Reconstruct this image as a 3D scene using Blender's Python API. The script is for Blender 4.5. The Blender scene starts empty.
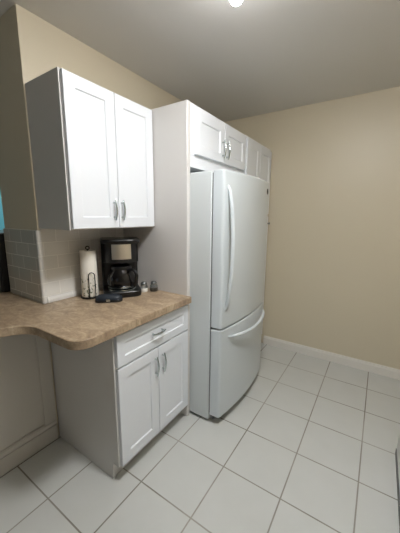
import bpy, bmesh, math, random
from mathutils import Vector, Matrix
random.seed(4)
C = bpy.context.scene.collection
SC = bpy.context.scene

# ---------------------------------------------------------------- camera
cd = bpy.data.cameras.new('camera'); cam = bpy.data.objects.new('camera', cd); C.objects.link(cam)
yaw, pitch, roll = 0.5808, -0.1815, 0.0087
F = Vector((-math.sin(yaw)*math.cos(pitch), math.cos(yaw)*math.cos(pitch), math.sin(pitch)))
Rt = Vector((math.cos(yaw), math.sin(yaw), 0)); Up = Rt.cross(F)
R2 = Rt*math.cos(roll) + Up*math.sin(roll); U2 = Up*math.cos(roll) - Rt*math.sin(roll)
M = Matrix((R2, U2, -F)).transposed().to_4x4(); M.translation = Vector((1.6314, -0.7986, 1.4312))
cam.matrix_world = M
cd.sensor_fit = 'HORIZONTAL'; cd.sensor_width = 36; cd.lens = 36*272.67/400; cd.clip_start = .02
SC.camera = cam

# ---------------------------------------------------------------- world, lights, exposure
W = bpy.data.worlds.new('daylight'); SC.world = W; W.use_nodes = True
bg = W.node_tree.nodes['Background']; bg.inputs[0].default_value = (0.75, 0.87, 1.0, 1); bg.inputs[1].default_value = .6
BULB_POWER = 75.0; DOME_POWER = 116.0
def area(name, loc, rot, sx, sy, power, col):
    l = bpy.data.lights.new(name, 'AREA'); l.shape = 'RECTANGLE'; l.size = sx; l.size_y = sy; l.energy = power; l.color = col
    o = bpy.data.objects.new(name, l); o.location = loc; o.rotation_euler = rot; C.objects.link(o); return o
# unseen fill light, added at the window in the wall behind the camera
area('window_daylight', (1.7, -4.22, 1.5), (math.radians(90), 0, 0), 1.3, 1.1, .15, (.84, .92, 1.0))
area('dining_fill', (-2.2, -4.22, 1.5), (math.radians(90), 0, 0), .9, 1.1, 3, (.84, .92, 1.0))  # unseen fill light added on the dining side
area('teal_wall_fill', (-2.2, 1.1, 2.40), (0, 0, 0), .35, .35, 22, (1, .97, .92))  # unseen fill light added to brighten the teal wall
vs = SC.view_settings; vs.view_transform = 'Standard'; vs.look = 'None'; vs.gamma = 1; vs.exposure = 0.13; vs.use_curve_mapping = False

# ---------------------------------------------------------------- materials
def s2l(c): return tuple(((x/255)/12.92 if x/255 <= .04045 else ((x/255+.055)/1.055)**2.4) for x in c) + (1,)
def mat(name, rgb, rough=.5, metal=0., emit=None, trans=0., spec=None, coat=0., noise=None, bump=None):
    m = bpy.data.materials.new(name); m.use_nodes = True
    nt = m.node_tree; b = nt.nodes['Principled BSDF']
    b.inputs['Base Color'].default_value = s2l(rgb); b.inputs['Roughness'].default_value = rough
    b.inputs['Metallic'].default_value = metal; b.inputs['Transmission Weight'].default_value = trans
    if spec is not None: b.inputs['Specular IOR Level'].default_value = spec
    if coat: b.inputs['Coat Weight'].default_value = coat; b.inputs['Coat Roughness'].default_value = .15
    if emit: b.inputs['Emission Color'].default_value = emit[0] + (1,); b.inputs['Emission Strength'].default_value = emit[1]
    if noise:                     # (scale, second colour)
        tc = nt.nodes.new('ShaderNodeTexCoord'); n = nt.nodes.new('ShaderNodeTexNoise'); n.inputs['Scale'].default_value = noise[0]; n.inputs['Detail'].default_value = 6
        mx = nt.nodes.new('ShaderNodeMix'); mx.data_type = 'RGBA'
        mx.inputs[6].default_value = s2l(rgb); mx.inputs[7].default_value = s2l(noise[1])
        nt.links.new(tc.outputs['Object'], n.inputs['Vector']); nt.links.new(n.outputs['Fac'], mx.inputs[0]); nt.links.new(mx.outputs[2], b.inputs['Base Color'])
    if bump:                      # (scale, distance)
        tc = nt.nodes.new('ShaderNodeTexCoord'); n = nt.nodes.new('ShaderNodeTexNoise'); n.inputs['Scale'].default_value = bump[0]; n.inputs['Detail'].default_value = 3
        bp = nt.nodes.new('ShaderNodeBump'); bp.inputs['Strength'].default_value = .5; bp.inputs['Distance'].default_value = bump[1]
        nt.links.new(tc.outputs['Object'], n.inputs['Vector']); nt.links.new(n.outputs['Fac'], bp.inputs['Height']); nt.links.new(bp.outputs[0], b.inputs['Normal'])
    return m

def tile_mat(name, base, base2, grout, w, h, mortar, off, axes, shift, rough, gdirt=None, bumpd=.0015):
    m = bpy.data.materials.new(name); m.use_nodes = True
    nt = m.node_tree; N = nt.nodes; L = nt.links; b = N['Principled BSDF']
    ge = N.new('ShaderNodeNewGeometry'); sp = N.new('ShaderNodeSeparateXYZ'); L.new(ge.outputs['Position'], sp.inputs[0])
    cb = N.new('ShaderNodeCombineXYZ')
    for k, a in enumerate(axes):
        ad = N.new('ShaderNodeMath'); ad.operation = 'SUBTRACT'; L.new(sp.outputs[a], ad.inputs[0]); ad.inputs[1].default_value = shift[k]
        L.new(ad.outputs[0], cb.inputs[k])
    br = N.new('ShaderNodeTexBrick'); br.offset = off; br.squash = 1
    br.inputs['Scale'].default_value = 1; br.inputs['Brick Width'].default_value = w; br.inputs['Row Height'].default_value = h
    br.inputs['Mortar Size'].default_value = mortar; br.inputs['Mortar Smooth'].default_value = .3; br.inputs['Bias'].default_value = 0
    br.inputs['Color1'].default_value = s2l(base); br.inputs['Color2'].default_value = s2l(base2); br.inputs['Mortar'].default_value = s2l(grout)
    L.new(cb.outputs[0], br.inputs['Vector'])
    if gdirt:
        n = N.new('ShaderNodeTexNoise'); n.inputs['Scale'].default_value = 2.2; n.inputs['Detail'].default_value = 4; L.new(ge.outputs['Position'], n.inputs['Vector'])
        rp = N.new('ShaderNodeValToRGB'); rp.color_ramp.elements[0].position = .38; rp.color_ramp.elements[1].position = .62
        rp.color_ramp.elements[0].color = s2l(grout); rp.color_ramp.elements[1].color = s2l(gdirt)
        L.new(n.outputs['Fac'], rp.inputs[0]); L.new(rp.outputs[0], br.inputs['Mortar'])
        n2 = N.new('ShaderNodeTexNoise'); n2.inputs['Scale'].default_value = 7; n2.inputs['Detail'].default_value = 6; L.new(ge.outputs['Position'], n2.inputs['Vector'])
        mx = N.new('ShaderNodeMix'); mx.data_type = 'RGBA'; L.new(n2.outputs['Fac'], mx.inputs[0])
        mx.inputs[6].default_value = s2l(base); mx.inputs[7].default_value = s2l(base2)
        L.new(mx.outputs[2], br.inputs['Color1']); L.new(mx.outputs[2], br.inputs['Color2'])
    L.new(br.outputs['Color'], b.inputs['Base Color'])
    inv = N.new('ShaderNodeMath'); inv.operation = 'SUBTRACT'; inv.inputs[0].default_value = 1; L.new(br.outputs['Fac'], inv.inputs[1])
    bp = N.new('ShaderNodeBump'); bp.inputs['Strength'].default_value = .6; bp.inputs['Distance'].default_value = bumpd
    L.new(inv.outputs[0], bp.inputs['Height']); L.new(bp.outputs[0], b.inputs['Normal'])
    rr = N.new('ShaderNodeMath'); rr.operation = 'MULTIPLY_ADD'; rr.inputs[1].default_value = .5; rr.inputs[2].default_value = rough; L.new(br.outputs['Fac'], rr.inputs[0]); L.new(rr.outputs[0], b.inputs['Roughness'])
    return m

TS, TX, TY = .3313, .682, .0809
M_floor = tile_mat('white_floor_tile', (204, 205, 201), (196, 197, 192), (166, 162, 153), TS, TS, .0042, 0, (0, 1), (TX, TY), .30, (132, 127, 117))
M_jamb = tile_mat('shaded_subway_tile', (196, 191, 180), (186, 181, 171), (222, 218, 207), .152, .0800, .002, .5, (0, 2), (.04, .945), .2)  # same tile as behind the counter, shade of the wall end put into its colour
M_back = tile_mat('lit_subway_tile', (226, 224, 219), (219, 217, 212), (238, 236, 230), .152, .0800, .002, .5, (1, 2), (.02, .955), .2)  # same tile, colour lifted to offset the shade under the cabinet
M_wall = mat('beige_wall_paint', (212, 201, 177), .42, bump=(180, .0006))
M_wall2 = mat('low_bounce_brown', (120, 104, 84), .7)  # for the unseen back wall, made dark to cut bounced light
M_ceil = mat('ceiling_paint', (220, 218, 214), .85, bump=(90, .001))
M_base = mat('baseboard_paint', (226, 222, 214), .4)
M_cab = mat('white_cabinet_paint', (226, 229, 233), .32)
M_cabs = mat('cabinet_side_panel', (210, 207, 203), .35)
M_half = mat('half_wall_panel_paint', (200, 194, 184), .5)
M_fr = mat('white_fridge_enamel', (206, 213, 216), .3, coat=.3)
M_frs = mat('pale_grey_fridge_case', (208, 213, 213), .35)
M_gask = mat('grey_gasket', (105, 106, 106), .6)
M_chrome = mat('chrome', (200, 208, 208), .18, 1.)
M_steel = mat('brushed_steel', (214, 206, 192), .35, 1.)
M_black = mat('black_plastic', (9, 9, 10), .28)
M_blackm = mat('matt_black_plastic', (11, 11, 12), .5)
M_dark = mat('dark_shadow_gap', (60, 58, 54), .9)
M_glassd = mat('dark_coffee_glass', (10, 8, 8), .16)
M_navy = mat('navy_case_fabric', (8, 12, 20), .6, noise=(38, (26, 38, 50)))
M_teal = mat('teal_wall_paint', (84, 160, 180), .7)
M_plate = mat('bulb_holder_plastic', (235, 233, 228), .4)
M_bulb = mat('lit_bulb', (255, 250, 245), .3, emit=((.99, .99, 1.0), BULB_POWER))
M_dome = mat('lit_diffuser', (255, 252, 248), .4, emit=((.99, .995, 1.0), DOME_POWER))
M_salt = mat('white_salt', (235, 233, 228), .8); M_pep = mat('ground_pepper', (66, 62, 56), .9)
M_shk = mat('clear_shaker_glass', (200, 205, 205), .05, trans=.9)
M_cap = mat('dark_steel_cap', (130, 132, 132), .35, .9)
M_wire = mat('dark_wire', (40, 38, 36), .4, .6)
M_win = mat('window_glass', (235, 240, 240), .02, trans=1.)
M_logo = mat('grey_emblem_metal', (48, 50, 52), .5, .2)
M_logow = mat('emblem_silver', (190, 192, 194), .3, .6)

def counter_mat():
    m = bpy.data.materials.new('tan_laminate'); m.use_nodes = True; nt = m.node_tree; N = nt.nodes; L = nt.links; b = N['Principled BSDF']
    tc = N.new('ShaderNodeTexCoord'); mp = N.new('ShaderNodeMapping'); mp.inputs['Scale'].default_value = (1, 1.6, 1); L.new(tc.outputs['Object'], mp.inputs[0])
    n = N.new('ShaderNodeTexNoise'); n.inputs['Scale'].default_value = 9; n.inputs['Detail'].default_value = 9; n.inputs['Roughness'].default_value = .62; n.inputs['Distortion'].default_value = 1.3
    L.new(mp.outputs[0], n.inputs['Vector'])
    r = N.new('ShaderNodeValToRGB'); e = r.color_ramp.elements
    e[0].position = .3; e[0].color = s2l((138, 118, 96)); e[1].position = .72; e[1].color = s2l((198, 179, 151))
    k = e.new(.5); k.color = s2l((168, 146, 120))
    L.new(n.outputs['Fac'], r.inputs[0])
    n2 = N.new('ShaderNodeTexNoise'); n2.inputs['Scale'].default_value = 70; n2.inputs['Detail'].default_value = 3; L.new(tc.outputs['Object'], n2.inputs['Vector'])
    r2 = N.new('ShaderNodeValToRGB'); r2.color_ramp.elements[0].position = .35; r2.color_ramp.elements[0].color = (.62, .6, .56, 1); r2.color_ramp.elements[1].position = .6; r2.color_ramp.elements[1].color = (1, 1, 1, 1)
    L.new(n2.outputs['Fac'], r2.inputs[0])
    mx = N.new('ShaderNodeMix'); mx.data_type = 'RGBA'; mx.blend_type = 'MULTIPLY'; mx.inputs[0].default_value = .55
    L.new(r.outputs[0], mx.inputs[6]); L.new(r2.outputs[0], mx.inputs[7]); L.new(mx.outputs[2], b.inputs['Base Color'])
    b.inputs['Roughness'].default_value = .38
    return m
M_counter = counter_mat()

def towel_mat():
    m = bpy.data.materials.new('printed_paper_towel'); m.use_nodes = True; nt = m.node_tree; N = nt.nodes; L = nt.links; b = N['Principled BSDF']
    tc = N.new('ShaderNodeTexCoord'); v = N.new('ShaderNodeTexNoise'); v.inputs['Scale'].default_value = 42; v.inputs['Detail'].default_value = 2; v.inputs['Distortion'].default_value = 1.5
    L.new(tc.outputs['Object'], v.inputs['Vector'])
    r = N.new('ShaderNodeValToRGB'); r.color_ramp.elements[0].position = .56; r.color_ramp.elements[0].color = (0, 0, 0, 1); r.color_ramp.elements[1].position = .61; r.color_ramp.elements[1].color = (1, 1, 1, 1)
    L.new(v.outputs['Fac'], r.inputs[0])
    sp = N.new('ShaderNodeSeparateXYZ'); L.new(tc.outputs['Object'], sp.inputs[0])
    lt = N.new('ShaderNodeMath'); lt.operation = 'LESS_THAN'; lt.inputs[1].default_value = .12; L.new(sp.outputs[2], lt.inputs[0])
    mu = N.new('ShaderNodeMath'); mu.operation = 'MULTIPLY'; L.new(r.outputs[0], mu.inputs[0]); L.new(lt.outputs[0], mu.inputs[1])
    mx = N.new('ShaderNodeMix'); mx.data_type = 'RGBA'; L.new(mu.outputs[0], mx.inputs[0])
    mx.inputs[6].default_value = s2l((236, 231, 220)); mx.inputs[7].default_value = s2l((124, 130, 108))
    L.new(mx.outputs[2], b.inputs['Base Color']); b.inputs['Roughness'].default_value = .9
    return m
M_towel = towel_mat()

# ---------------------------------------------------------------- mesh helpers
WO = {}
def obj(name, bm, m, parent=None, origin=None, bevel=0, seg=2, smooth=False):
    """bm is in world coordinates; becomes ONE object whose origin is its base centre"""
    bmesh.ops.recalc_face_normals(bm, faces=bm.faces)
    xs = [v.co for v in bm.verts]
    if origin is None:
        lo = [min(c[i] for c in xs) for i in range(3)]; hi = [max(c[i] for c in xs) for i in range(3)]
        origin = Vector(((lo[0]+hi[0])/2, (lo[1]+hi[1])/2, lo[2]))
    origin = Vector(origin)
    bmesh.ops.translate(bm, verts=bm.verts, vec=-origin)
    me = bpy.data.meshes.new(name); bm.to_mesh(me); bm.free()
    if isinstance(m, (list, tuple)):
        for x in m: me.materials.append(x)
    else: me.materials.append(m)
    o = bpy.data.objects.new(name, me); C.objects.link(o); WO[o] = origin
    if parent: o.parent = parent; o.location = origin - WO[parent]
    else: o.location = origin
    if bevel:
        b = o.modifiers.new('bevel', 'BEVEL'); b.width = bevel; b.segments = seg; b.limit_method = 'ANGLE'; b.angle_limit = math.radians(40); b.harden_normals = False
    if smooth or bevel:
        for p in me.polygons: p.use_smooth = True
        a = math.radians(35 if bevel else 50)
        try: me.set_sharp_from_angle(angle=a)
        except Exception: pass
    return o
def tag(o, label, cat, group=None):
    o['label'] = label; o['category'] = cat
    if group: o['group'] = group
    return o
def root(name, loc, label, cat, group=None):
    o = bpy.data.objects.new(name, None); o.empty_display_size = .05; o.location = loc; C.objects.link(o); WO[o] = Vector(loc)
    return tag(o, label, cat, group)
def struct(name, bm, m, **k):
    o = obj(name, bm, m, **k); o['kind'] = 'structure'; return o
def NB(): return bmesh.new()
def box(bm, x0, x1, y0, y1, z0, z1, mi=0):
    v = [bm.verts.new((x, y, z)) for x in (x0, x1) for y in (y0, y1) for z in (z0, z1)]
    for f in ((0, 1, 3, 2), (4, 6, 7, 5), (0, 4, 5, 1), (2, 3, 7, 6), (0, 2, 6, 4), (1, 5, 7, 3)):
        fc = bm.faces.new([v[i] for i in f]); fc.material_index = mi
    return bm
def B(*a): return box(NB(), *a)
def prism(bm, pts, z0, z1):
    a = [bm.verts.new((x, y, z0)) for x, y in pts]; b = [bm.verts.new((x, y, z1)) for x, y in pts]
    n = len(pts); bm.faces.new(a[::-1]); bm.faces.new(b)
    for i in range(n): bm.faces.new((a[i], a[(i+1) % n], b[(i+1) % n], b[i]))
    return bm
def lathe(bm, c, prof, n=28, cap=True):
    rings = []
    for r, z in prof:
        rings.append([bm.verts.new((c[0]+r*math.cos(2*math.pi*i/n), c[1]+r*math.sin(2*math.pi*i/n), c[2]+z)) for i in range(n)])
    for a, b in zip(rings, rings[1:]):
        for i in range(n): bm.faces.new((a[i], a[(i+1) % n], b[(i+1) % n], b[i]))
    if cap: bm.faces.new(rings[0][::-1]); bm.faces.new(rings[-1])
    return bm
def tube(bm, pts, r, n=10, flat=1.0):
    """sweep along pts; r a number or list; flat squashes the section across the second axis"""
    pts = [Vector(p) for p in pts]; rings = []; prev = None
    for i, p in enumerate(pts):
        t = (pts[min(i+1, len(pts)-1)] - pts[max(i-1, 0)]).normalized()
        if prev is None: prev = t.orthogonal().normalized()
        a = (prev - t*prev.dot(t)).normalized(); b = t.cross(a); prev = a
        rr = r[i] if isinstance(r, (list, tuple)) else r
        rings.append([bm.verts.new(p + a*rr*math.cos(2*math.pi*k/n) + b*rr*flat*math.sin(2*math.pi*k/n)) for k in range(n)])
    for a, b in zip(rings, rings[1:]):
        for k in range(n): bm.faces.new((a[k], a[(k+1) % n], b[(k+1) % n], b[k]))
    bm.faces.new(rings[0][::-1]); bm.faces.new(rings[-1]); return bm

# ---------------------------------------------------------------- the room
H, YF = 2.4635, 2.068
XL, XR, YB = -3.2, 2.55, -4.2
def slab_with_hole(x0, x1, y0, y1, hx0, hx1, z0, z1):
    bm = NB(); box(bm, x0, hx0, y0, y1, 0, H); box(bm, hx1, x1, y0, y1, 0, H); box(bm, hx0, hx1, y0, y1, 0, z0); box(bm, hx0, hx1, y0, y1, z1, H); return bm
struct('floor', B(XL-.1, XR+.1, YB-.1, YF+.1, -.1, 0), M_floor)
struct('ceiling', B(XL-.1, XR+.1, YB-.1, YF+.1, H, H+.1), M_ceil)
struct('wall_far', B(XL, XR, YF, YF+.1, 0, H), M_wall)
struct('wall_right', B(XR, XR+.1, YB-.1, YF+.1, 0, H), M_wall)
struct('wall_dining', B(XL-.1, XL, YB-.1, YF+.1, 0, H), M_teal)
struct('wall_left', B(-.42, 0, 0, YF, 0, H), M_wall, bevel=.003)
bm = NB(); box(bm, XL, -2.65, YB-.1, YB, 0, H); box(bm, -1.75, 1.05, YB-.1, YB, 0, H); box(bm, 2.35, XR, YB-.1, YB, 0, H)
for a, b in ((-2.65, -1.75), (1.05, 2.35)): box(bm, a, b, YB-.1, YB, 0, .95); box(bm, a, b, YB-.1, YB, 2.05, H)
struct('wall_back', bm, M_wall2)
for n, (a, b) in enumerate(((1.05, 2.35), (-2.65, -1.75)), 1):
    bm = NB(); y0, y1 = YB-.07, YB-.01
    box(bm, a, a+.05, y0, y1, .95, 2.05); box(bm, b-.05, b, y0, y1, .95, 2.05); box(bm, a+.05, b-.05, y0, y1, .95, 1.0); box(bm, a+.05, b-.05, y0, y1, 2.0, 2.05)
    box(bm, a+.05, b-.05, y0+.01, y1-.01, 1.48, 1.52)
    struct('window_%d' % n, bm, M_base)  # unseen frames and openings, added to let fill light in
# half wall carrying the bar counter, with its raised panel frame and base
struct('wall_half', B(-.42, .004, YB, 0, 0, .869), M_half)
bm = NB(); box(bm, .004, .013, -.075, -.002, .135, .869); box(bm, .004, .013, YB, -.075, .135, .145)
struct('trim_1', bm, M_half, bevel=.004)
bm = NB(); box(bm, .004, .018, YB, -.002, 0, .105); box(bm, .004, .013, YB, -.002, .105, .135)
struct('trim_2', bm, M_half, bevel=.005)
bm = NB(); bp_ = [(YF, 0), (YF-.016, 0), (YF-.016, .070), (YF-.010, .082), (YF-.008, .091), (YF, .093)]
a = [bm.verts.new((.64, y, z)) for y, z in bp_]; b = [bm.verts.new((XR, y, z)) for y, z in bp_]
bm.faces.new(a[::-1]); bm.faces.new(b)
for i in range(6): bm.faces.new((a[i], a[(i+1) % 6], b[(i+1) % 6], b[i]))
struct('baseboard_far', bm, M_base)
struct('baseboard_right', B(XR-.015, XR, 1.2, YF-.016, 0, .092), M_base, bevel=.004)
# backsplash: tiles on the wall end and behind the counter, with a bullnose corner and a foot trim
CT = .914
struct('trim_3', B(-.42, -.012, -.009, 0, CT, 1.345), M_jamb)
struct('trim_4', B(0, .009, .012, .616, CT+.03, 1.354), M_back)
bm = NB(); prism(bm, [(-.012, 0), (-.012, -.009), (-.004, -.0125), (.006, -.0125), (.0125, -.006), (.0125, .004), (.009, .012), (0, .012), (0, 0)], CT, 1.345)
struct('trim_5', bm, M_back, smooth=True)
bm = NB(); pr_ = [(.0, CT), (.017, CT), (.017, CT+.018), (.013, CT+.028), (.009, CT+.034), (0, CT+.034)]
a = [bm.verts.new((x, .012, z)) for x, z in pr_]; b = [bm.verts.new((x, .616, z)) for x, z in pr_]
bm.faces.new(a[::-1]); bm.faces.new(b)
for i in range(6): bm.faces.new((a[i], a[(i+1) % 6], b[(i+1) % 6], b[i]))
struct('trim_6', bm, M_back)

# ---------------------------------------------------------------- ceiling light
LX, LY = 1.38, .085
lf = root('ceiling_light', (LX, LY, H-.001), 'round ceiling lamp whose small lit white bulb shows at the top edge of the picture', 'ceiling light')
obj('canopy', lathe(NB(), (LX, LY, H-.022), [(.115, .0215), (.118, .016), (.115, 0)][::-1], 36), M_plate, lf, smooth=True)
obj('diffuser', lathe(NB(), (LX, LY, H-.0225), [(.150*math.cos(math.radians(t)), -.060*math.sin(math.radians(t))) for t in range(0, 89, 8)][::-1], 36), M_dome, lf, smooth=True)
for (x, y) in ((1.006, .420), (1.754, -.20)):
    obj('arm', tube(NB(), [(LX+(x-LX)*.40, LY+(y-LY)*.40, H-.012), (x, y, H-.028)], .008), M_plate, lf, smooth=True)
    s = obj('socket', lathe(NB(), (x, y, H-.0695), [(.014, 0), (.019, .008), (.019, .032), (.010, .040)], 20), M_plate, lf, smooth=True)
    zt = H-.0700
    obj('bulb_collar', lathe(NB(), (x, y, zt), [(.013, 0), (.016, -.010), (.0215, -.0165)][::-1], 24), M_plate, lf, smooth=True)
    obj('bulb', lathe(NB(), (x, y, zt-.0350), ([(.029*math.cos(math.radians(t)), -.0265*math.sin(math.radians(t))) for t in range(-42, 88, 8)]+[(.001, -.0265)])[::-1], 24), M_bulb, lf, smooth=True)

# ---------------------------------------------------------------- cabinet joinery
def shaker(x, y0, y1, z0, z1, th=.020, fw=.062, rec=.007):
    """door facing +X with its front at x: frame of stiles and rails round a sunk panel, mitred bead"""
    bm = NB()
    def ring(xx, i): return [bm.verts.new((xx, a, b)) for a, b in ((y0+i, z0+i), (y1-i, z0+i), (y1-i, z1-i), (y0+i, z1-i))]
    back = ring(x-th, 0); side = ring(x-.002, 0); fr = ring(x, .002); f2 = ring(x, fw); p1 = ring(x-rec, fw+.005)
    bm.faces.new(back[::-1]); bm.faces.new(p1)
    for a, b in ((back, side), (side, fr), (fr, f2), (f2, p1)):
        for i in range(4): bm.faces.new((a[i], a[(i+1) % 4], b[(i+1) % 4], b[i]))
    return bm
def pull(p0, p1, out=.026, parent=None, label='arched chrome bar handle'):
    """arched bar handle standing out along +X between two feet on the door face"""
    p0, p1 = Vector(p0), Vector(p1); d = p1-p0; n = 14
    pts, rr = [], []
    for i in range(n+1):
        t = i/n; bow = math.sin(math.pi*t)
        pts.append(p0 + d*(-.06+1.12*t) + Vector((out*(.62+.38*bow), 0, 0))); rr.append(.0042+.0022*bow)
    bm = tube(NB(), pts, rr, 10)
    for q in (p0 + d*.10, p0 + d*.90):
        tube(bm, [q, q+Vector((.004, 0, 0)), q+Vector((out*.75, 0, 0))], [.0065, .005, .0045], 10)
    h = obj('handle', bm, M_chrome, parent, smooth=True); return h

# lower cabinet
XD = .613
lc = root('base_cabinet', (.3, .31, 0), 'white lower cabinet with one drawer over two doors under the tan countertop', 'cabinet')
bm = NB()
prism_pts = [(.006, 0), (.545, 0), (.545, .10), (.592, .10), (.592, .868), (.006, .868)]
def sidepanel(bm, y0, y1):
    a = [bm.verts.new((x, y0, z)) for x, z in prism_pts]; b = [bm.verts.new((x, y1, z)) for x, z in prism_pts]
    bm.faces.new(a[::-1]); bm.faces.new(b)
    for i in range(6): bm.faces.new((a[i], a[(i+1) % 6], b[(i+1) % 6], b[i]))
bm = NB(); sidepanel(bm, .008, .024); sidepanel(bm, .599, .615)
box(bm, .006, .020, .024, .599, .1, .868); box(bm, .020, .57, .024, .599, .1, .116)
box(bm, .573, .592, .024, .060, .116, .868); box(bm, .573, .592, .565, .599, .116, .868); box(bm, .573, .592, .06, .56, .655, .69); box(bm, .573, .592, .06, .56, .835, .868)
box(bm, .57, .592, .024, .599, .10, .116)
obj('body', bm, M_cabs, lc)
obj('toe_kick', B(.525, .537, .024, .599, 0, .0995), M_cabs, lc)
dr = obj('drawer', shaker(XD, .018, .612, .682, .853, fw=.048), M_cab, lc)
pull((XD, .262, .772), (XD, .358, .772), parent=dr)
d1 = obj('door', shaker(XD, .018, .313, .108, .672), M_cab, lc); pull((XD, .286, .512), (XD, .286, .622), parent=d1)
d2 = obj('door', shaker(XD, .317, .612, .108, .672), M_cab, lc); pull((XD, .349, .512), (XD, .349, .622), parent=d2)

# countertop with the S-shaped edge where it narrows to the bar
pts = []
def arc(cx, cy, r, a0, a1, n=14):
    for i in range(n+1):
        a = math.radians(a0+(a1-a0)*i/n); pts.append((cx+r*math.cos(a), cy+r*math.sin(a)))
pts += [(.0175, .616), (.640, .616)]
arc(.565, -.130, .078, 0, -90)
pts += [(.50, -.210)]
arc(.345, -.345, .133, 85, 165)
pts += [(.205, -.36), (.225, -.60), (.24, -1.0), (.24, YB+.01), (-.95, YB+.01), (-.95, .55), (-.421, .55), (-.421, -.013), (.0175, -.013)]
ct = obj('countertop', prism(NB(), pts, .870, CT-.0005), M_counter, bevel=.004, seg=3)
tag(ct, 'tan marbled laminate countertop with a curved S-shaped edge, on the white lower cabinet', 'countertop')

# upper cabinet, left
uc = root('wall_cabinet', (.16, .305, 1.356), 'white two-door wall cabinet hanging above the coffee maker', 'cabinet')
bm = NB(); X0 = .002; X1 = .308
box(bm, X0, X1, .006, .022, 1.356, 2.104); box(bm, X0, X1, .598, .614, 1.356, 2.104); box(bm, X0, X1, .022, .598, 1.37, 1.386); box(bm, X0, X1, .022, .598, 2.088, 2.104)
box(bm, X0, .012, .022, .598, 1.386, 2.088); box(bm, .290, X1, .022, .06, 1.386, 2.088); box(bm, .290, X1, .556, .598, 1.386, 2.088); box(bm, .290, X1, .022, .598, 1.356, 1.37)
obj('body', bm, M_cabs, uc)
XU = .331
for y0, y1, hy in ((.014, .308, .272), (.311, .611, .330)):
    d = obj('door', shaker(XU, y0, y1, 1.362, 2.096, fw=.060), M_cab, uc); pull((XU, hy, 1.412), (XU, hy, 1.515), parent=d)

# tall end panel beside the fridge
tp = obj('end_panel', B(.002, .603, .6165, .652, 0, 2.106), M_cabs, bevel=.006, seg=3)
tag(tp, 'tall white panel standing between the countertop and the refrigerator', 'panel')

# cabinet over the fridge
oc = root('fridge_cabinet', (.3, 1.04, 1.735), 'short white two-door cabinet above the refrigerator', 'cabinet')
bm = NB(); box(bm, .002, .600, .6525, .667, 1.735, 2.104); box(bm, .002, .600, 1.417, 1.433, 1.735, 2.104); box(bm, .002, .58, .667, 1.417, 1.735, 1.751); box(bm, .002, .58, .667, 1.417, 2.088, 2.104)
box(bm, .58, .600, .667, 1.417, 1.735, 1.83); box(bm, .58, .600, .667, 1.417, 2.05, 2.104); box(bm, .58, .600, .667, .73, 1.83, 2.05); box(bm, .58, .600, 1.37, 1.417, 1.83, 2.05); box(bm, .58, .600, 1.03, 1.08, 1.83, 2.05); box(bm, .002, .012, .667, 1.417, 1.751, 2.088)
obj('body', bm, M_cab, oc)
for y0, y1, hy in ((.692, 1.052, 1.024), (1.057, 1.422, 1.086)):
    d = obj('door', shaker(.621, y0, y1, 1.815, 2.078, fw=.060), M_cab, oc); pull((.621, hy, 1.852), (.621, hy, 1.965), parent=d)

# pantry beside the far wall
pc = root('pantry_cabinet', (.3, 1.75, 0), 'tall white pantry cabinet between the refrigerator and the beige wall', 'cabinet')
bm = NB(); box(bm, .002, .604, 1.4345, 1.4505, 0, 2.104); box(bm, .002, .604, 2.046, 2.066, 0, 2.104); box(bm, .002, .584, 1.4505, 2.046, 2.088, 2.104); box(bm, .002, .584, 1.4505, 2.046, .1, .116)
box(bm, .584, .604, 1.4505, 1.475, .1, 2.104); box(bm, .584, .604, 2.02, 2.046, .1, 2.104); box(bm, .584, .604, 1.475, 2.02, 1.42, 1.48); box(bm, .584, .604, 1.475, 2.02, 2.05, 2.104); box(bm, .584, .604, 1.475, 2.02, .1, .13)
box(bm, .002, .012, 1.4505, 2.046, .116, 2.088); box(bm, .54, .552, 1.4505, 2.046, 0, .1)
obj('body', bm, M_cab, pc)
for y0, y1, hy in ((1.450, 1.743, 1.715), (1.748, 2.044, 1.775)):
    obj('door', shaker(.625, y0, y1, 1.462, 2.078, fw=.060), M_cab, pc)
for y0, y1 in ((1.450, 1.743), (1.748, 2.044)):
    d = obj('door', shaker(.625, y0, y1, .118, 1.438, fw=.060), M_cab, pc)
    ky = y1-.03
    bm = NB()
    lathe(bm, (0, 0, 0), [(.006, 0), (.005, .012), (.011, .018), (.012, .024), (.006, .028)], 16)
    bmesh.ops.rotate(bm, verts=bm.verts, matrix=Matrix.Rotation(math.radians(90), 3, 'Y')); bmesh.ops.translate(bm, verts=bm.verts, vec=(.6252, ky, 1.365))
    obj('knob', bm, M_cap, d, smooth=True)

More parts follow.
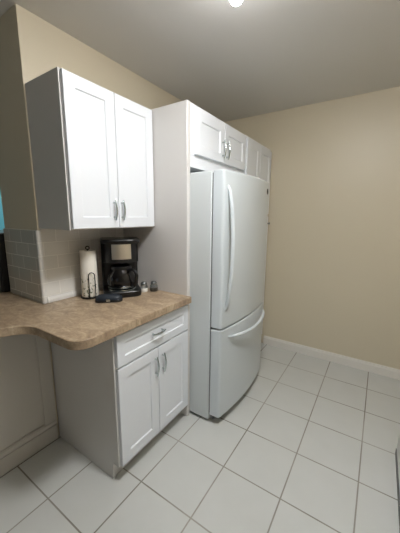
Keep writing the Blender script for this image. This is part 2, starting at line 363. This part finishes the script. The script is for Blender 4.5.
# ---------------------------------------------------------------- refrigerator
FY0, FY1 = .656, 1.430; FC = (FY0+FY1)/2; HW = (FY1-FY0)/2
fr = root('refrigerator', (.42, FC, 0), 'white bottom-freezer refrigerator with bowed doors and long curved handles', 'refrigerator')
obj('case', B(.03, .756, FY0, FY1, .022, 1.700), M_frs, fr, bevel=.006, seg=3)
for x in (.10, .70):
    for y in (FY0+.06, FY1-.06): obj('foot', lathe(NB(), (x, y, .0005), [(.022, 0), (.022, .012), (.012, .014), (.012, .0215)], 16), M_blackm, fr)
bm = NB(); box(bm, .7565, .764, FY0+.008, FY1-.008, .075, 1.690)
obj('gasket', bm, M_gask, fr)
obj('base_grille', B(.7565, .785, FY0+.02, FY1-.02, .024, .062), M_gask, fr, bevel=.003)
def doorpts(x_back=.7645, edge=.842, bulge=.033, r=.020, n=26):
    p = [(x_back, FY1), (x_back, FY0)]
    for i in range(7):       # rounded left corner
        a = math.radians(180+90*0 + 90*i/6)
        p.append((edge-r + r*math.sin(math.radians(90*i/6)), FY0 + r - r*math.cos(math.radians(90*i/6))))
    for i in range(1, n):
        y = FY0+r+(FY1-FY0-2*r)*i/n; t = (y-FC)/(HW-r)
        p.append((edge+bulge*(1-t*t), y))
    for i in range(7):
        p.append((edge-r + r*math.cos(math.radians(90*i/6)), FY1 - r + r*math.sin(math.radians(90*i/6))))
    return p
ud = obj('door', prism(NB(), doorpts(), .713, 1.702), M_fr, fr, bevel=.007, seg=4)
fd = obj('freezer_drawer', prism(NB(), doorpts(), .066, .703), M_fr, fr, bevel=.007, seg=4)
def face_x(y): 
    t = (y-FC)/(HW-.02); return .842+.033*(1-t*t)
# long vertical handle
hy = .700; fx = face_x(hy); pts_, rr = [], []; z0, z1 = .835, 1.615
for i in range(25):
    t = i/24; b = math.sin(math.pi*t)**.55
    pts_.append((fx-.003+.046*b, hy, z0+(z1-z0)*t)); rr.append(.008+.007*min(1, b*1.3))
obj('handle', tube(NB(), pts_, rr, 14, .8), M_fr, ud, smooth=True)
ya, yb = .745, 1.392; pts_, rr = [], []
for i in range(29):
    t = i/28; b = math.sin(math.pi*t)**.5; y = ya+(yb-ya)*t
    pts_.append((face_x(y)-.003+.045*b, y, .638-.016*math.sin(math.pi*t))); rr.append(.008+.007*min(1, b*1.3))
obj('handle', tube(NB(), pts_, rr, 14, .8), M_fr, fd, smooth=True)
obj('hinge_cover', B(.70, .815, FY1-.05, FY1-.005, 1.7025, 1.722), M_fr, fr, bevel=.006, seg=3)
# small round maker's emblem, upper right of the door
ly = 1.348; bm = NB(); lathe(bm, (0, 0, 0), [(.022, 0), (.022, .002), (.0205, .0035)], 28)
rot = Matrix.Rotation(math.radians(90), 3, 'Y'); sl = math.atan(2*.033*(ly-FC)/(HW-.02)**2)
bmesh.ops.rotate(bm, verts=bm.verts, matrix=Matrix.Rotation(sl, 3, 'Z') @ rot); bmesh.ops.translate(bm, verts=bm.verts, vec=(face_x(ly)-.0005, ly, 1.628))
em = obj('emblem', bm, M_logo, ud, smooth=True)

# ---------------------------------------------------------------- white cabinet at the right edge
rc = root('base_cabinet', (2.2, -.2, 0), 'white lower cabinet barely seen at the right edge of the picture', 'cabinet')
bm = NB(); box(bm, 1.856, 2.53, -1.6, 1.085, .035, .868)
obj('body', bm, M_cabs, rc, bevel=.004)
obj('toe_kick', B(1.852, 2.5, -1.60, 1.086, 0, .0345), M_gask, rc)  # dark strip standing in for the contact shadow at the floor
rt = obj('countertop', B(1.86, 2.535, -1.62, 1.10, .870, .910), M_counter, bevel=.004); tag(rt, 'tan countertop on the white cabinet at the right edge of the picture', 'countertop')

# ---------------------------------------------------------------- things on the counter
Z = CT
# paper towel roll on its wire holder
tx, ty = .112, .232
tr = root('paper_towel_holder', (tx, ty, Z), 'dark wire paper towel holder with a looped top, beside the coffee maker', 'paper towel holder')
obj('base', lathe(NB(), (tx, ty, Z), [(.056, 0), (.058, .004), (.056, .009), (.012, .011)], 32), M_wire, tr, smooth=True)
bm = NB(); tube(bm, [(tx, ty, Z+.0105), (tx, ty, Z+.308)], .004)
lp = [(tx+.010*math.sin(a)*math.cos(.6)*1.1, ty+.010*math.sin(a)*math.sin(.6)*1.1, Z+.318-.010*math.cos(a)) for a in [2*math.pi*k/16 for k in range(17)]]
tube(bm, lp, .0035, 8)
obj('rod', bm, M_wire, tr, smooth=True)
d = Vector((.78, -.62, 0)).normalized(); s = Vector((.62, .78, 0)).normalized()   # arm on the kitchen side
c = Vector((tx, ty, Z)) + d*.0585 + s*.018
ap = [c-s*.018+Vector((0, 0, .006)), c-s*.018+Vector((0, 0, .15))] + [c+s*.018*-math.cos(a)+Vector((0, 0, .15+.02*math.sin(a))) for a in [math.pi*k/8 for k in range(1, 8)]] + [c+s*.018+Vector((0, 0, .15)), c+s*.018+Vector((0, 0, .006))]
obj('arm', tube(NB(), ap, .003, 8), M_wire, tr, smooth=True)
roll_ = lathe(NB(), (tx, ty, Z+.0125), [(.0185, 0), (.050, 0), (.0515, .004), (.048, .286), (.046, .291), (.0185, .291)], 36, cap=False)
rl = obj('paper_towel_roll', roll_, M_towel, smooth=True)
tag(rl, 'white printed paper towel roll standing on the wire holder', 'paper towels')

# coffee maker, built facing +X then turned
cx_, cy_, ang = .200, .414, math.radians(-36)
cm = root('coffee_maker', (cx_, cy_, Z), 'black drip coffee maker with a steel front band and glass carafe', 'coffee maker')
def cmo(name, bm, m, parent, **k):
    bmesh.ops.scale(bm, verts=bm.verts, vec=(1.06, 1.24, 1)); bmesh.ops.rotate(bm, verts=bm.verts, matrix=Matrix.Rotation(ang, 3, 'Z')); bmesh.ops.translate(bm, verts=bm.verts, vec=(cx_, cy_, Z))
    return obj(name, bm, m, parent, **k)
def rrect(x0, x1, y0, y1, r, n=5):
    p = []
    for (cx, cy, a0) in ((x1-r, y1-r, 0), (x0+r, y1-r, 90), (x0+r, y0+r, 180), (x1-r, y0+r, 270)):
        for i in range(n+1): a = math.radians(a0+90*i/n); p.append((cx+r*math.cos(a), cy+r*math.sin(a)))
    return p
cmo('base', prism(NB(), rrect(-.125, .12, -.096, .096, .04), 0, .040), M_black, cm, bevel=.006, smooth=True)
cmo('water_tank', prism(NB(), rrect(-.125, -.045, -.096, .096, .02), .0405, .345), M_black, cm, bevel=.004)
hd = cmo('brew_head', prism(NB(), rrect(-.0445, .10, -.088, .088, .086, 10), .222, .345), M_blackm, cm, bevel=.004)
bm = NB(); n = 18
A = [math.radians(-30+60*i/n) for i in range(n+1)]
def bp(a, r, z): return (.014+r*math.cos(a), r*1.05*math.sin(a)*1.0, z)
R0, R1 = .0885, .0915
i0 = [bm.verts.new(bp(a, R0, .246)) for a in A]; i1 = [bm.verts.new(bp(a, R0, .341)) for a in A]; o0 = [bm.verts.new(bp(a, R1, .246)) for a in A]; o1 = [bm.verts.new(bp(a, R1, .341)) for a in A]
for i in range(n):
    bm.faces.new((o0[i], o0[i+1], o1[i+1], o1[i])); bm.faces.new((i0[i], i1[i], i1[i+1], i0[i+1])); bm.faces.new((o1[i], o1[i+1], i1[i+1], i1[i])); bm.faces.new((o0[i], i0[i], i0[i+1], o0[i+1]))
bm.faces.new((o0[0], o1[0], i1[0], i0[0])); bm.faces.new((o0[n], i0[n], i1[n], o1[n]))
cmo('steel_band', bm, M_steel, cm, smooth=True)
cmo('lid', prism(NB(), rrect(-.124, .108, -.098, .098, .05, 8), .3455, .372), M_black, cm, bevel=.006)
cmo('warming_plate', lathe(NB(), (.035, 0, .0402), [(.074, 0), (.074, .005), (.070, .008)], 32), M_chrome, cm, smooth=True)
# carafe lifts out of the machine: its own thing
cc = Matrix.Rotation(ang, 3, 'Z') @ Vector((.035, 0, 0)) + Vector((cx_, cy_, Z+.049))
cf = root('coffee_carafe', cc, 'dark round glass carafe sitting on the warming plate of the coffee maker', 'carafe')
cmo('jug', lathe(NB(), (.035, 0, .0492), [(.058, 0), (.069, .010), (.0745, .045), (.070, .080), (.056, .112), (.050, .125)], 36), M_glassd, cf, smooth=True)
cmo('band', lathe(NB(), (.035, 0, .0492), [(.0702, .006), (.0725, .008), (.0745, .018), (.0722, .018)], 36, cap=False), M_chrome, cf, smooth=True)
cmo('carafe_lid', lathe(NB(), (.035, 0, .1745), [(.052, 0), (.054, .006), (.050, .020), (.030, .028)], 32), M_black, cf, smooth=True)
ha = math.radians(40); hp = []
for r_, z_ in ((.052, .170), (.080, .175), (.100, .165), (.108, .140), (.104, .105), (.090, .078), (.074, .072)):
    hp.append((.035+r_*math.cos(ha), r_*math.sin(ha), z_))
cmo('carafe_handle', tube(NB(), hp, .0085, 10, 1.3), M_black, cf, smooth=True)

# salt and pepper shakers
def shaker_jar(x, y, name, label, fill):
    r_ = root(name, (x, y, Z), label, 'shaker', 'glass shakers by the tall panel')
    obj('glass_jar', lathe(NB(), (x, y, Z+.0285), [(.027, 0), (.027, .009), (.020, .0195)], 24), M_shk, r_, smooth=True)
    obj('contents', lathe(NB(), (x, y, Z+.0003), [(.024, 0), (.027, .004), (.027, .0270), (.0268, .0278)], 24), fill, r_, smooth=True)
    obj('cap', lathe(NB(), (x, y, Z+.0485), [(.021, 0), (.0215, .012), (.016, .020), (.006, .023)], 24), M_cap, r_, smooth=True)
shaker_jar(.300, .523, 'salt_shaker', 'small glass shaker of white salt next to the coffee maker', M_salt)
shaker_jar(.342, .577, 'pepper_shaker', 'small glass shaker of dark pepper nearest the tall white panel', M_pep)

# dark case in front of the coffee maker
ec = root('eyeglass_case', (.285, .240, Z), 'small dark navy case lying on the counter in front of the coffee maker', 'case')
ang2 = math.radians(43)
def eco(name, bm, m, **k):
    bmesh.ops.rotate(bm, verts=bm.verts, matrix=Matrix.Rotation(ang2, 3, 'Z')); bmesh.ops.translate(bm, verts=bm.verts, vec=(.285, .240, Z)); return obj(name, bm, m, ec, **k)
def loaf(z0, h, sc, flip):
    bm = NB(); n = 18; rings = []
    for i in range(n+1):
        t = i/n; x = -.082+.164*t; w = (.034*(1-abs(2*t-1)**3.2)**.5+.001)*sc; hh = h*(1-abs(2*t-1)**4)**.5+.0005
        rings.append([bm.verts.new((x*sc, w*math.cos(a), z0+(hh*math.sin(a)**.8 if math.sin(a) > 0 else 0))) for a in [math.pi*k/10 for k in range(11)]])
    for a, b in zip(rings, rings[1:]):
        for k in range(10): bm.faces.new((a[k], a[k+1], b[k+1], b[k]))
        bm.faces.new((a[0], b[0], b[10], a[10]))
    bm.faces.new(rings[0]); bm.faces.new(rings[-1][::-1]); return bm
eco('bottom_shell', prism(NB(), rrect(-.080, .080, -.032, .032, .026), .0003, .016), M_blackm, bevel=.004)
eco('top_shell', loaf(.0165, .030, 1., 0), M_navy, smooth=True)
eco('clasp', B(-.012, .012, -.0345, -.0325, .010, .022), M_chrome)

# black microwave on the far counter, seen past the end of the wall
mw = root('microwave_oven', (-.66, .14, Z), 'black appliance standing on the counter at the left edge, beyond the wall end', 'microwave')
obj('body', B(-.88, -.432, -.040, .34, Z+.008, Z+.40), M_black, mw, bevel=.006)
obj('door', B(-.875, -.56, -.058, -.0405, Z+.012, Z+.395), M_black, mw, bevel=.004)
cp = obj('control_panel', B(-.557, -.435, -.054, -.0405, Z+.012, Z+.395), M_blackm, mw, bevel=.003)
for r_ in range(4):
    for q in range(3):
        obj('button', B(-.54+q*.033, -.52+q*.033, -.0565, -.0542, Z+.04+r_*.03, Z+.055+r_*.03), M_gask, cp)
for x in (-.84, -.47):
    for y in (-.01, .30): obj('foot', B(x-.015, x+.015, y-.015, y+.015, Z, Z+.0078), M_blackm, mw)
